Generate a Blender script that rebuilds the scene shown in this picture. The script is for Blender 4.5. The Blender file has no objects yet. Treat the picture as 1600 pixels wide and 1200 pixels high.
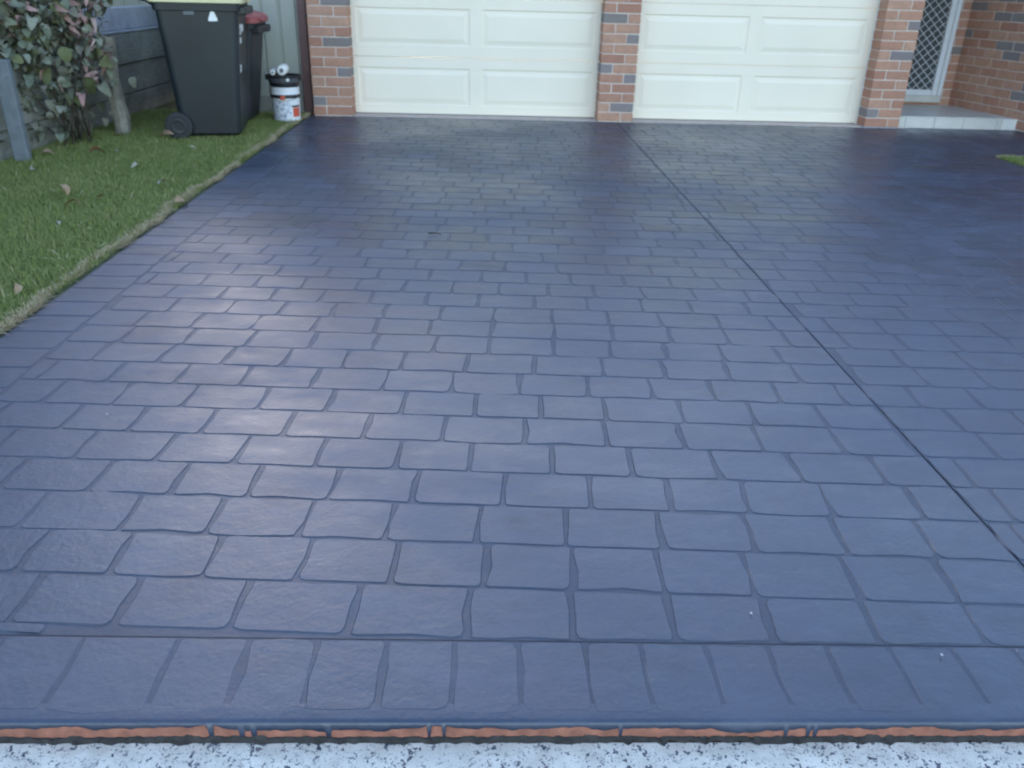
import bpy, math, random
import numpy as np
from mathutils import Vector, Matrix

random.seed(7)
rng = np.random.default_rng(11)
SC = bpy.context.scene
COL = SC.collection
R = math.radians

# ------------------------------------------------------------------ camera
F_PX, CX, CY, CAM_H = 1294.0, 800.0, 600.0, 1.10

def cam_axes():
    def ray(px, py):
        return Vector((px - CX, py - CY, F_PX))
    down = ray(728, 3300).normalized()          # where plumb lines meet
    fw = ray(768, -23)
    fw = (fw - down * fw.dot(down)).normalized()  # where the driveway edges meet
    rt = down.cross(fw)
    return Matrix((rt, fw, -down))

AX = cam_axes()
cam_data = bpy.data.cameras.new('camera')
cam_data.sensor_fit = 'HORIZONTAL'
cam_data.sensor_width = 36.0
cam_data.lens = F_PX / 1600.0 * 36.0
cam_data.clip_start = 0.05
cam_data.clip_end = 2000.0
cam_data.dof.use_dof = True
cam_data.dof.focus_distance = 1.9
cam_data.dof.aperture_fstop = 6.3
cam = bpy.data.objects.new('camera', cam_data)
COL.objects.link(cam)
right, up, back = AX @ Vector((1, 0, 0)), AX @ Vector((0, -1, 0)), AX @ Vector((0, 0, -1))
cam.matrix_world = Matrix(((right.x, up.x, back.x, 0), (right.y, up.y, back.y, 0),
                           (right.z, up.z, back.z, CAM_H), (0, 0, 0, 1)))
SC.camera = cam

# ------------------------------------------------------------------ sky, sun, exposure
SUN_EL, SUN_AZ = R(10), R(-13)      # azimuth from +Y towards +X
world = bpy.data.worlds.new('World')
SC.world = world
world.use_nodes = True
wn = world.node_tree
wn.nodes.clear()
w_out = wn.nodes.new('ShaderNodeOutputWorld')
w_bg = wn.nodes.new('ShaderNodeBackground')
w_sky = wn.nodes.new('ShaderNodeTexSky')
w_sky.sky_type = 'NISHITA'
w_sky.sun_disc = False
w_sky.sun_elevation = SUN_EL
w_sky.sun_rotation = SUN_AZ
w_sky.air_density = 1.0
w_sky.dust_density = 0.7
w_sky.ozone_density = 3.0
w_bg.inputs['Strength'].default_value = 0.15
wn.links.new(w_sky.outputs[0], w_bg.inputs[0])
wn.links.new(w_bg.outputs[0], w_out.inputs[0])

sun_data = bpy.data.lights.new('sun', 'SUN')
sun_data.energy = 0.5
sun_data.angle = R(12)
sun_data.color = (1.0, 0.98, 0.96)
sun = bpy.data.objects.new('sun', sun_data)
COL.objects.link(sun)
sd = Vector((math.sin(SUN_AZ) * math.cos(SUN_EL), math.cos(SUN_AZ) * math.cos(SUN_EL), math.sin(SUN_EL)))
sun.rotation_euler = sd.to_track_quat('Z', 'Y').to_euler()
sun.location = (0, 0, 10)

SC.view_settings.view_transform = 'Standard'
SC.view_settings.look = 'None'
SC.view_settings.exposure = 2.75
SC.view_settings.gamma = 1.0
SC.cycles.filter_width = 2.1          # the phone picture is soft
SC.view_settings.use_white_balance = True
SC.view_settings.white_balance_temperature = 8300
SC.view_settings.white_balance_tint = 20

# ------------------------------------------------------------------ material helpers
MATS = {}

class NT:
    def __init__(self, name):
        m = bpy.data.materials.new(name)
        m.use_nodes = True
        self.m, self.t = m, m.node_tree
        self.b = self.t.nodes['Principled BSDF']
        MATS[name] = m

    def n(self, kind, **kw):
        nd = self.t.nodes.new(kind)
        for k, v in kw.items():
            if k in nd.inputs:
                nd.inputs[k].default_value = v
            else:
                setattr(nd, k, v)
        return nd

    def l(self, a, b):
        self.t.links.new(a, b)

    def pos(self, scale=(1, 1, 1)):
        g = self.n('ShaderNodeNewGeometry')
        mp = self.n('ShaderNodeMapping')
        mp.inputs['Scale'].default_value = scale
        self.l(g.outputs['Position'], mp.inputs['Vector'])
        return mp.outputs[0]

    def noise(self, vec, scale, detail=4, rough=0.55):
        nd = self.n('ShaderNodeTexNoise')
        nd.inputs['Scale'].default_value = scale
        nd.inputs['Detail'].default_value = detail
        nd.inputs['Roughness'].default_value = rough
        self.l(vec, nd.inputs['Vector'])
        return nd.outputs['Fac']

    def ramp(self, fac, stops, interp='LINEAR'):
        nd = self.n('ShaderNodeValToRGB')
        cr = nd.color_ramp
        cr.interpolation = interp
        while len(cr.elements) < len(stops):
            cr.elements.new(0.5)
        for e, (p, c) in zip(cr.elements, stops):
            e.position = p
            e.color = (*c, 1) if len(c) == 3 else c
        self.l(fac, nd.inputs[0])
        return nd.outputs[0]

    def mix(self, fac, a, b, mode='MIX'):
        nd = self.n('ShaderNodeMix', data_type='RGBA', blend_type=mode)
        for sock, v in ((nd.inputs[0], fac), (nd.inputs[6], a), (nd.inputs[7], b)):
            if isinstance(v, (int, float)):
                sock.default_value = v
            elif isinstance(v, tuple):
                sock.default_value = (*v, 1)
            else:
                self.l(v, sock)
        return nd.outputs[2]

    def math(self, op, a, b=0.0):
        nd = self.n('ShaderNodeMath', operation=op)
        for sock, v in ((nd.inputs[0], a), (nd.inputs[1], b)):
            if isinstance(v, (int, float)):
                sock.default_value = v
            else:
                self.l(v, sock)
        return nd.outputs[0]

    def maprange(self, v, a, b, c, d):
        nd = self.n('ShaderNodeMapRange')
        self.l(v, nd.inputs[0])
        for i, x in enumerate((a, b, c, d)):
            nd.inputs[i + 1].default_value = x
        return nd.outputs[0]

    def color(self, c):
        if isinstance(c, tuple):
            self.b.inputs['Base Color'].default_value = (*c, 1)
        else:
            self.l(c, self.b.inputs['Base Color'])

    def rough(self, r):
        if isinstance(r, (int, float)):
            self.b.inputs['Roughness'].default_value = r
        else:
            self.l(r, self.b.inputs['Roughness'])

    def bump(self, h, strength=0.3, dist=0.002):
        nd = self.n('ShaderNodeBump')
        nd.inputs['Strength'].default_value = strength
        nd.inputs['Distance'].default_value = dist
        self.l(h, nd.inputs['Height'])
        self.l(nd.outputs[0], self.b.inputs['Normal'])


def simple(name, col, rough=0.6, var=0.12, scale=12, bump=0.0, spec=0.5):
    t = NT(name)
    p = t.pos()
    f = t.noise(p, scale, 5)
    c1 = tuple(x * (1 - var) for x in col)
    c2 = tuple(min(1, x * (1 + var)) for x in col)
    t.color(t.ramp(f, [(0.3, c1), (0.7, c2)]))
    t.rough(rough)
    t.b.inputs['Specular IOR Level'].default_value = spec
    if bump:
        t.bump(t.noise(p, scale * 8, 3), bump, 0.003)
    return t.m


def m_coating(name, r_add=0.0, k=1.0):
    t = NT(name)
    p = t.pos()
    big = t.noise(p, 1.1, 5, 0.6)
    mid = t.noise(p, 6.0, 5, 0.6)
    fine = t.noise(p, 90.0, 4, 0.6)
    col = t.ramp(big, [(0.30, (0.015, 0.029, 0.056)), (0.52, (0.021, 0.038, 0.071)), (0.72, (0.029, 0.049, 0.086))])
    col = t.mix(t.maprange(mid, 0.45, 0.75, 0, 0.5), col, (0.037, 0.057, 0.096))
    smear = t.noise(t.pos((1.0, 2.6, 1.0)), 5.5, 6, 0.7)
    col = t.mix(t.maprange(smear, 0.50, 0.72, 0, 0.75), col, (0.058, 0.080, 0.124))
    stain = t.noise(t.pos((1.0, 1.6, 1.0)), 3.1, 5, 0.65)
    col = t.mix(t.maprange(stain, 0.54, 0.72, 0, 0.75), col, (0.015, 0.022, 0.042))
    pv = t.noise(t.pos((1.0, 1.0, 1.0)), 2.7, 3)
    col = t.mix(t.maprange(pv, 0.52, 0.72, 0, 0.5), col, (0.040, 0.035, 0.056))
    gv = t.noise(t.pos((1.3, 0.9, 1.0)), 3.6, 3)
    col = t.mix(t.maprange(gv, 0.58, 0.75, 0, 0.4), col, (0.026, 0.046, 0.066))
    g = t.n('ShaderNodeNewGeometry')
    isl = t.maprange(g.outputs['Random Per Island'], 0, 1, 0.74 * k, 1.24 * k)
    comb = t.n('ShaderNodeCombineColor')
    for i in range(3):
        t.l(isl, comb.inputs[i])
    col = t.mix(1.0, col, comb.outputs[0], 'MULTIPLY')
    col = t.mix(t.maprange(t.noise(p, 260.0, 4, 0.7), 0.56, 0.75, 0, 0.4), col, (0.085, 0.105, 0.165))
    t.color(col)
    ro = t.math('ADD', t.maprange(smear, 0.3, 0.7, 0.27, 0.45), t.maprange(big, 0.3, 0.7, -0.04, 0.08))
    dull = t.noise(t.pos((1.0, 1.3, 1.0)), 0.85, 5, 0.6)
    ro = t.math('ADD', ro, t.maprange(dull, 0.35, 0.65, -0.03, 0.09))
    t.rough(t.math('ADD', ro, r_add))
    t.b.inputs['Specular IOR Level'].default_value = 0.88 if r_add == 0 else 0.75
    hgt = t.math('ADD', t.math('MULTIPLY', fine, 0.55), t.math('MULTIPLY', t.noise(p, 22, 4), 1.0))
    t.bump(hgt, 0.36, 0.004)
    return t.m


def m_brick(name, stops, stop_scale=60):
    t = NT(name)
    oi = t.n('ShaderNodeObjectInfo')
    p = t.pos()
    base = t.ramp(oi.outputs['Random'], stops)
    f = t.noise(p, 18, 5, 0.65)
    f2 = t.noise(p, 120, 3)
    c = t.mix(t.maprange(f, 0.35, 0.7, 0.0, 0.45), base, (0.27, 0.13, 0.10))
    c = t.mix(t.maprange(f2, 0.6, 0.8, 0, 0.3), c, (0.45, 0.30, 0.24))
    t.color(c)
    t.rough(0.85)
    t.bump(f2, 0.5, 0.004)
    return t.m


m_coat = m_coating('sealed_charcoal_coating')
m_joint = m_coating('thin_shaded_joint_coating', 0.09, 0.90)  # thinner, duller coating, its colour also darkened for shade in the recessed joints
m_redbrick = m_brick('red_house_brick', [(0.0, (0.46, 0.22, 0.15)), (0.3, (0.54, 0.28, 0.19)), (0.55, (0.43, 0.19, 0.13)), (0.8, (0.56, 0.315, 0.22)), (1.0, (0.49, 0.245, 0.175))])
m_greybrick = m_brick('grey_house_brick', [(0.0, (0.20, 0.19, 0.18)), (0.5, (0.24, 0.23, 0.23)), (1.0, (0.19, 0.175, 0.185))])
m_mortar = simple('mortar', (0.62, 0.51, 0.45), 0.95, 0.12, 30, 0.4)
m_door = simple('cream_door_paint', (0.84, 0.74, 0.61), 0.42, 0.03, 1.6)
m_frame = simple('cream_frame_paint', (0.76, 0.74, 0.68), 0.45, 0.04, 3)
m_rubber = simple('black_rubber', (0.025, 0.025, 0.028), 0.7, 0.2)
m_sill = simple('pinkish_concrete', (0.52, 0.43, 0.39), 0.85, 0.15, 14, 0.3)
m_redconc = simple('red_concrete', (0.34, 0.125, 0.085), 0.9, 0.3, 40, 0.6)
m_dirt = simple('damp_dirt', (0.04, 0.036, 0.034), 0.95, 0.4, 60, 0.5)
m_tile = simple('porch_tile', (0.55, 0.54, 0.50), 0.35, 0.08, 9)
m_grout = simple('tile_grout', (0.70, 0.69, 0.66), 0.9, 0.08)
m_white = simple('white_aluminium', (0.66, 0.69, 0.71), 0.35, 0.04)
m_dark_int = simple('dark_screen_mesh', (0.035, 0.045, 0.05), 0.55, 0.3, 20)
m_roof = simple('roof_tile', (0.17, 0.09, 0.07), 0.8, 0.25, 5)
m_soffit = simple('soffit_board', (0.62, 0.60, 0.55), 0.8, 0.05)
m_gutter = simple('brown_gutter', (0.16, 0.09, 0.075), 0.4, 0.08)
m_maroon = simple('maroon_post_paint', (0.135, 0.062, 0.06), 0.45, 0.12)
m_sheet = simple('fence_sheet_paint', (0.36, 0.37, 0.32), 0.5, 0.06, 4)
m_sleeper = NT('weathered_sleeper')
_t = m_sleeper
_p = _t.pos((1, 1, 1))
_st = _t.noise(_t.pos((6, 3, 60)), 3.0, 6, 0.6)
_c = _t.ramp(_st, [(0.25, (0.17, 0.175, 0.155)), (0.5, (0.27, 0.27, 0.24)), (0.75, (0.37, 0.37, 0.33))])
_c = _t.mix(_t.maprange(_t.noise(_p, 5, 4), 0.5, 0.75, 0, 0.6), _c, (0.095, 0.115, 0.075))
_t.color(_c)
_t.rough(0.9)
_t.bump(_st, 0.6, 0.006)
m_sleeper = m_sleeper.m
m_palewood = simple('pale_weathered_board', (0.34, 0.37, 0.41), 0.85, 0.15, 10, 0.3)
m_splitwood = simple('split_post_wood', (0.25, 0.225, 0.185), 0.9, 0.35, 14, 0.6)
m_bluepost = simple('blue_grey_paint', (0.15, 0.18, 0.20), 0.6, 0.15, 20, 0.2)
m_bin = simple('bin_dark_green_plastic', (0.011, 0.018, 0.023), 0.42, 0.18, 5)
m_bin2 = simple('bin_black_plastic', (0.024, 0.026, 0.032), 0.45, 0.18, 5)
m_yellow = simple('bin_yellow_lid', (0.66, 0.60, 0.36), 0.45, 0.08)
m_red = simple('bin_red_lid', (0.42, 0.10, 0.10), 0.4, 0.12, 8)
m_sticker = simple('white_sticker', (0.78, 0.80, 0.80), 0.4, 0.05)
m_greylabel = simple('grey_embossed_label', (0.13, 0.15, 0.17), 0.5, 0.1)
m_pail = simple('white_pail_plastic', (0.74, 0.76, 0.79), 0.35, 0.08, 30)
m_labelblue = NT('pail_label_print')
_t = m_labelblue
_t.color(_t.ramp(_t.noise(_t.pos((1, 1, 1)), 42, 4), [(0.42, (0.72, 0.74, 0.78)), (0.56, (0.50, 0.55, 0.66)), (0.66, (0.20, 0.23, 0.32))]))
_t.rough(0.4)
m_labelblue = m_labelblue.m
m_orange = simple('red_orange_print', (0.68, 0.10, 0.055), 0.4, 0.12, 60)
m_blackplastic = simple('black_plastic', (0.018, 0.018, 0.022), 0.35, 0.15)
m_fluff = simple('white_roller_nap', (0.80, 0.80, 0.78), 0.95, 0.08, 200, 0.5)
m_core = simple('grey_roller_core', (0.16, 0.18, 0.20), 0.6, 0.1)
m_twig = simple('dark_twig', (0.035, 0.028, 0.022), 0.9, 0.2)
m_petal = simple('white_petal', (0.45, 0.45, 0.43), 0.7, 0.1)


def m_leaf(name, cols, patch=None):
    t = NT(name)
    oi = t.n('ShaderNodeObjectInfo')
    g = t.n('ShaderNodeNewGeometry')
    r = t.math('FRACT', t.math('ADD', oi.outputs['Random'], g.outputs['Random Per Island']))
    n = len(cols)
    c = t.ramp(r, [(i / max(1, n - 1), k) for i, k in enumerate(cols)])
    f = t.noise(t.pos(), 30, 4)
    c = t.mix(t.maprange(f, 0.4, 0.7, 0, 0.35), c, tuple(x * 0.55 for x in cols[0]))
    if patch:
        pf = t.noise(t.pos(), 1.7, 5, 0.65)
        c = t.mix(t.maprange(pf, 0.42, 0.70, 0, 0.75), c, patch[0])
        pf2 = t.noise(t.pos((1.4, 1.0, 1.0)), 3.3, 5, 0.65)
        c = t.mix(t.maprange(pf2, 0.55, 0.75, 0, 0.7), c, patch[1])
    t.color(c)
    t.rough(0.65)
    t.b.inputs['Specular IOR Level'].default_value = 0.2
    return t.m


m_leafgreen = m_leaf('grey_green_leaf', [(0.14, 0.165, 0.115), (0.20, 0.225, 0.165), (0.27, 0.28, 0.22), (0.19, 0.175, 0.14)])
m_leafolive = m_leaf('olive_leaf', [(0.105, 0.125, 0.055), (0.15, 0.16, 0.075), (0.12, 0.13, 0.07)])
m_leafpink = m_leaf('dusty_pink_leaf', [(0.42, 0.23, 0.21), (0.50, 0.32, 0.29), (0.36, 0.20, 0.18), (0.54, 0.40, 0.37)])
m_dryleaf = m_leaf('dry_brown_leaf', [(0.23, 0.12, 0.075), (0.34, 0.20, 0.12), (0.40, 0.29, 0.19)])
m_paleleaf = m_leaf('pale_dry_leaf', [(0.36, 0.33, 0.27), (0.30, 0.28, 0.22)])
m_grass = m_leaf('lawn_blades', [(0.185, 0.235, 0.066), (0.23, 0.29, 0.082), (0.16, 0.205, 0.057), (0.275, 0.315, 0.10), (0.32, 0.32, 0.15)], ((0.28, 0.30, 0.11), (0.12, 0.16, 0.055)))
m_straw = m_leaf('dry_straw', [(0.50, 0.40, 0.26), (0.60, 0.50, 0.34), (0.38, 0.29, 0.18), (0.24, 0.20, 0.10)])
m_stem = simple('shrub_stem', (0.075, 0.06, 0.045), 0.9, 0.3, 30)


def m_footpath():
    t = NT('exposed_aggregate')
    p = t.pos()
    wob = t.n('ShaderNodeTexNoise')
    wob.inputs['Scale'].default_value = 110
    t.l(p, wob.inputs['Vector'])
    v = t.n('ShaderNodeVectorMath', operation='MULTIPLY_ADD')
    t.l(wob.outputs['Color'], v.inputs[0])
    v.inputs[1].default_value = (0.022, 0.022, 0.022)
    t.l(p, v.inputs[2])
    pv = v.outputs[0]

    def stones(scale, keep, r0, r1):
        vo = t.n('ShaderNodeTexVoronoi')
        vo.inputs['Scale'].default_value = scale
        t.l(pv, vo.inputs['Vector'])
        sep = t.n('ShaderNodeSeparateColor')
        t.l(vo.outputs['Color'], sep.inputs[0])
        on = t.math('LESS_THAN', sep.outputs[0], keep)
        rad = t.maprange(sep.outputs[1], 0, 1, r0, r1)
        inside = t.math('LESS_THAN', vo.outputs['Distance'], rad)
        return t.math('MULTIPLY', on, inside), sep.outputs[2]

    s1, k1 = stones(100, 0.48, 0.20, 0.48)
    s2, k2 = stones(210, 0.40, 0.2, 0.5)
    base = t.ramp(t.noise(p, 25, 5), [(0.35, (0.60, 0.54, 0.46)), (0.65, (0.77, 0.70, 0.61))])
    st = t.ramp(k1, [(0.0, (0.045, 0.055, 0.075)), (0.5, (0.12, 0.13, 0.15)), (0.8, (0.30, 0.30, 0.29)), (1, (0.10, 0.09, 0.10))])
    c = t.mix(s1, base, st)
    c = t.mix(s2, c, t.ramp(k2, [(0, (0.08, 0.09, 0.11)), (1, (0.34, 0.34, 0.34))]))
    dust = t.noise(p, 7, 3)
    c = t.mix(t.maprange(dust, 0.56, 0.72, 0, 0.7), c, (0.62, 0.57, 0.50))
    t.color(c)
    t.rough(0.8)
    t.bump(t.math('ADD', t.math('MULTIPLY', s1, 0.6), t.noise(p, 200, 3)), 0.5, 0.003)
    return t.m


m_path = m_footpath()
m_soil = NT('lawn_soil')
_t = m_soil
_t.color(_t.ramp(_t.noise(_t.pos(), 9, 6), [(0.3, (0.030, 0.045, 0.018)), (0.55, (0.045, 0.070, 0.025)), (0.75, (0.075, 0.075, 0.04))]))
_t.rough(0.95)
m_soil = m_soil.m
m_ground = simple('distant_ground', (0.07, 0.085, 0.05), 0.95, 0.25, 0.6)
m_asphalt = simple('road_asphalt', (0.05, 0.05, 0.052), 0.9, 0.2, 30)

m_brickfar = NT('brickwork_out_of_view')
_t = m_brickfar
_bt = _t.n('ShaderNodeTexBrick')
_bt.offset = 0.5
_bt.inputs['Color1'].default_value = (0.37, 0.17, 0.13, 1)
_bt.inputs['Color2'].default_value = (0.44, 0.23, 0.17, 1)
_bt.inputs['Mortar'].default_value = (0.46, 0.37, 0.32, 1)
_bt.inputs['Scale'].default_value = 1.0
_bt.inputs['Mortar Size'].default_value = 0.005
_bt.inputs['Brick Width'].default_value = 0.24
_bt.inputs['Row Height'].default_value = 0.083
_g = _t.n('ShaderNodeNewGeometry')
_s = _t.n('ShaderNodeSeparateXYZ')
_t.l(_g.outputs['Position'], _s.inputs[0])
_cb = _t.n('ShaderNodeCombineXYZ')
_t.l(_t.math('ADD', _s.outputs[0], _s.outputs[1]), _cb.inputs[0])
_t.l(_s.outputs[2], _cb.inputs[1])
_t.l(_cb.outputs[0], _bt.inputs['Vector'])
_t.color(_bt.outputs['Color'])
_t.rough(0.85)
m_brickfar = m_brickfar.m

# ------------------------------------------------------------------ mesh helpers
class MB:
    """collects vertices and faces, then links ONE mesh object"""
    def __init__(self):
        self.v, self.f = [], []

    def add(self, verts, faces):
        o = len(self.v)
        self.v += [tuple(p) for p in verts]
        self.f += [tuple(i + o for i in fc) for fc in faces]
        return self

    def box(self, x0, x1, y0, y1, z0, z1):
        return self.add([(x0, y0, z0), (x1, y0, z0), (x1, y1, z0), (x0, y1, z0),
                         (x0, y0, z1), (x1, y0, z1), (x1, y1, z1), (x0, y1, z1)],
                        [(0, 3, 2, 1), (4, 5, 6, 7), (0, 1, 5, 4), (1, 2, 6, 5), (2, 3, 7, 6), (3, 0, 4, 7)])

    def bevbox(self, x0, x1, y0, y1, z0, z1, b):
        """box with chamfered edges"""
        vs, key = [], {}
        for sx in (0, 1):
            for sy in (0, 1):
                for sz in (0, 1):
                    c = ((x0, x1)[sx], (y0, y1)[sy], (z0, z1)[sz])
                    d = (b * (1 - 2 * sx), b * (1 - 2 * sy), b * (1 - 2 * sz))
                    for ax in range(3):
                        q = list(c)
                        for k in range(3):
                            if k != ax:
                                q[k] += d[k]
                        key[(sx, sy, sz, ax)] = len(vs)
                        vs.append(tuple(q))
        fs = []
        K = key
        for s in (0, 1):
            fs.append([K[(s, 0, 0, 0)], K[(s, 1, 0, 0)], K[(s, 1, 1, 0)], K[(s, 0, 1, 0)]])
            fs.append([K[(0, s, 0, 1)], K[(1, s, 0, 1)], K[(1, s, 1, 1)], K[(0, s, 1, 1)]])
            fs.append([K[(0, 0, s, 2)], K[(1, 0, s, 2)], K[(1, 1, s, 2)], K[(0, 1, s, 2)]])
        for a in (0, 1):
            for c in (0, 1):
                fs.append([K[(0, a, c, 1)], K[(1, a, c, 1)], K[(1, a, c, 2)], K[(0, a, c, 2)]])
                fs.append([K[(a, 0, c, 0)], K[(a, 1, c, 0)], K[(a, 1, c, 2)], K[(a, 0, c, 2)]])
                fs.append([K[(a, c, 0, 0)], K[(a, c, 1, 0)], K[(a, c, 1, 1)], K[(a, c, 0, 1)]])
                for e in (0, 1):
                    pass
        for sx in (0, 1):
            for sy in (0, 1):
                for sz in (0, 1):
                    fs.append([K[(sx, sy, sz, 0)], K[(sx, sy, sz, 1)], K[(sx, sy, sz, 2)]])
        cen = Vector(((x0 + x1) / 2, (y0 + y1) / 2, (z0 + z1) / 2))
        out = []
        for fc in fs:
            a, b_, c = (Vector(vs[i]) for i in fc[:3])
            if (b_ - a).cross(c - a).dot((a + b_ + c) / 3 - cen) < 0:
                fc = fc[::-1]
            out.append(fc)
        return self.add(vs, out)

    def lathe(self, prof, seg=24, c=(0, 0, 0), axis='z'):
        """prof: list of (radius, height); closed with caps where radius is 0"""
        vs, fs = [], []
        for r, h in prof:
            for i in range(seg):
                a = 2 * math.pi * i / seg
                p = (r * math.cos(a), r * math.sin(a), h)
                if axis == 'y':
                    p = (p[0], p[2], -p[1])
                elif axis == 'x':
                    p = (p[2], p[0], p[1])
                vs.append((p[0] + c[0], p[1] + c[1], p[2] + c[2]))
        for j in range(len(prof) - 1):
            for i in range(seg):
                k = (i + 1) % seg
                fs.append((j * seg + i, j * seg + k, (j + 1) * seg + k, (j + 1) * seg + i))
        return self.add(vs, fs)

    def tube(self, pts, r, seg=6, r2=None):
        pts = [Vector(p) for p in pts]
        vs, fs = [], []
        n = len(pts)
        for i, p in enumerate(pts):
            t = (pts[min(i + 1, n - 1)] - pts[max(i - 1, 0)]).normalized()
            a = t.orthogonal().normalized()
            b = t.cross(a)
            rr = r if r2 is None else r + (r2 - r) * i / (n - 1)
            for k in range(seg):
                th = 2 * math.pi * k / seg
                vs.append(p + a * rr * math.cos(th) + b * rr * math.sin(th))
        for i in range(n - 1):
            for k in range(seg):
                k2 = (k + 1) % seg
                fs.append((i * seg + k, i * seg + k2, (i + 1) * seg + k2, (i + 1) * seg + k))
        fs.append(tuple(range(seg))[::-1])
        fs.append(tuple(range((n - 1) * seg, n * seg)))
        return self.add(vs, fs)

    def mesh(self, name, mat, smooth=False):
        me = bpy.data.meshes.new(name)
        me.from_pydata(self.v, [], self.f)
        me.materials.append(mat)
        if smooth:
            me.polygons.foreach_set('use_smooth', [True] * len(me.polygons))
        me.update()
        return me

    def build(self, name, mat, parent=None, smooth=False, loc=None):
        return link(name, self.mesh(name, mat, smooth), parent, loc)


def link(name, me, parent=None, loc=None, rot=None):
    o = bpy.data.objects.new(name, me)
    COL.objects.link(o)
    if parent is not None:
        o.parent = parent
    if loc is not None:
        o.location = loc
    if rot is not None:
        o.rotation_euler = rot
    return o


def thing(name, label, cat, loc=(0, 0, 0), rz=0.0, group=None):
    o = bpy.data.objects.new(name, None)
    o.empty_display_size = 0.1
    COL.objects.link(o)
    o.location = loc
    o.rotation_euler = (0, 0, rz)
    o['label'] = label
    o['category'] = cat
    if group:
        o['group'] = group
    return o


def tag(o, label, cat, group=None):
    o['label'] = label
    o['category'] = cat
    if group:
        o['group'] = group
    return o


def structure(o, label, cat):
    o['kind'] = 'structure'
    o['label'] = label
    o['category'] = cat
    return o


def stuff(o, label=None, cat=None):
    o['kind'] = 'stuff'
    if label:
        o['label'] = label
    if cat:
        o['category'] = cat
    return o


# ------------------------------------------------------------------ the setting: ground, footpath, road
X_LEFT, X_RIGHT, X_CUT = -1.63, 3.92, 1.163
Y_FRONT, Y_HOUSE, Y_RLAWN = 0.995, 7.90, 6.46

g = MB().add([(-400, -400, -0.20), (400, -400, -0.20), (400, 400, -0.20), (-400, 400, -0.20)], [(0, 1, 2, 3)]).build('ground', m_ground)
structure(g, 'broad flat ground stretching away round the house', 'ground')
g = MB().box(-30, 30, -0.6, 0.988, -0.25, -0.0385).build('footpath', m_path)
structure(g, 'pale exposed aggregate footpath flecked with dark stones along the front edge', 'footpath')
g = MB().box(-30, 30, -7.5, -0.75, -0.25, -0.13).build('road', m_asphalt)
structure(g, 'grey asphalt road behind the footpath', 'road')
# lawn ground (soil under the blades)
g = MB().box(-8, X_LEFT - 0.004, 1.0, 9.6, -0.19, -0.004).build('lawn_ground', m_soil)
structure(g, 'earth under the lawn left of the driveway', 'ground')
g = MB().box(X_RIGHT + 0.004, 9.5, 1.0, Y_RLAWN - 0.004, -0.19, -0.006).build('garden_bed_ground', m_soil)
structure(g, 'earth under the lawn right of the driveway', 'ground')

# ------------------------------------------------------------------ driveway
drive = bpy.data.objects.new('driveway', None)
COL.objects.link(drive)
structure(drive, 'freshly sealed charcoal stamped brick driveway with saw cut joints', 'driveway')
GAP = 0.0022


def slab(x0, x1, y0, y1, name='slab'):
    return MB().box(x0, x1, y0, y1, -0.15, 0.0).build(name, m_joint, drive)


prof = [(0.040, 0.0), (0.010, -0.0003), (0.004, -0.0012), (0.001, -0.003), (0.0, -0.0055), (0.0, -0.15)]
for xa, xb in ((X_LEFT, X_CUT - GAP), (X_CUT + GAP, X_RIGHT)):
    slab(xa, xb, Y_FRONT + 0.040, 7.925)
slab(X_RIGHT, 5.6, Y_RLAWN, 8.6)
MB().box(X_CUT - GAP, X_CUT + GAP, Y_FRONT + 0.02, 7.9, -0.15, -0.004).build('joint_filler', m_dirt, drive)

# dark dirt settled in the cross joint and in the joint behind the front border
_v21 = 21 * 0.1475
for nm, pa, pb, hw_ in (('joint_filler', (-1.41, 1.186 + 0.013 * 1.41), (X_RIGHT, 1.186 - 0.013 * X_RIGHT), 0.0008),
                        ('joint_filler', (-1.41, 1.339 + _v21 + 0.0609), (X_RIGHT, 1.339 + _v21 - 0.181), 0.0012)):
    MB().add([(pa[0], pa[1] - hw_, 0.0006), (pb[0], pb[1] - hw_, 0.0006), (pb[0], pb[1] + hw_, 0.0006), (pa[0], pa[1] + hw_, 0.0006)], [(0, 1, 2, 3)]).build(nm, m_dirt, drive)

# rounded front lip: the red concrete underneath, and the coating over it ending in a ragged edge with drips
vs, fs = [], []
x0, x1 = -3.0, 4.2
lip = MB()
pp = [(Y_FRONT + a, z) for a, z in prof]
lv = [(X_LEFT, y, z) for y, z in pp] + [(X_RIGHT, y, z) for y, z in pp]
n = len(pp)
lip.add(lv, [(i + n, i, i + 1, i + 1 + n) for i in range(n - 1)])
lip.build('slab_edge', m_redconc, drive)

drips = [-0.448, -0.397, -0.378, -0.255, -0.088, -0.064, 0.232, 0.511, 0.548, 0.561]
cv, cf = [], []
xs = np.arange(X_LEFT, X_RIGHT, 0.0025)
ph = rng.uniform(0, 6.28, 8)
fr = [9, 17, 31, 53, 83, 121, 200, 330]
am = [1.0, 0.9, 0.8, 0.6, 0.5, 0.35, 0.25, 0.2]
for i, x in enumerate(xs):
    s = sum(a * math.sin(k * x + p) for a, k, p in zip(am, fr, ph)) / 2.6
    zl = -0.0130 + 0.0072 * s - 0.002 * x
    for d in drips:
        w = 0.0042 if d < -0.3 else 0.0026
        dx = abs(x - d)
        if dx < w * 1.25:
            zl = min(zl, -0.040 if dx < w else -0.012)
    q = 0.0014
    rows = [(Y_FRONT + 0.040, q * 0.4), (Y_FRONT + 0.010, q - 0.0003), (Y_FRONT + 0.004 - q * 0.3, q - 0.0012), (Y_FRONT + 0.001 - q * 0.7, -0.0022), (Y_FRONT - q, min(-0.0030, zl)), (Y_FRONT + 0.0015, min(-0.0030, zl) - 0.001)]
    cv += [(float(x), y, z) for y, z in rows]
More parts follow.
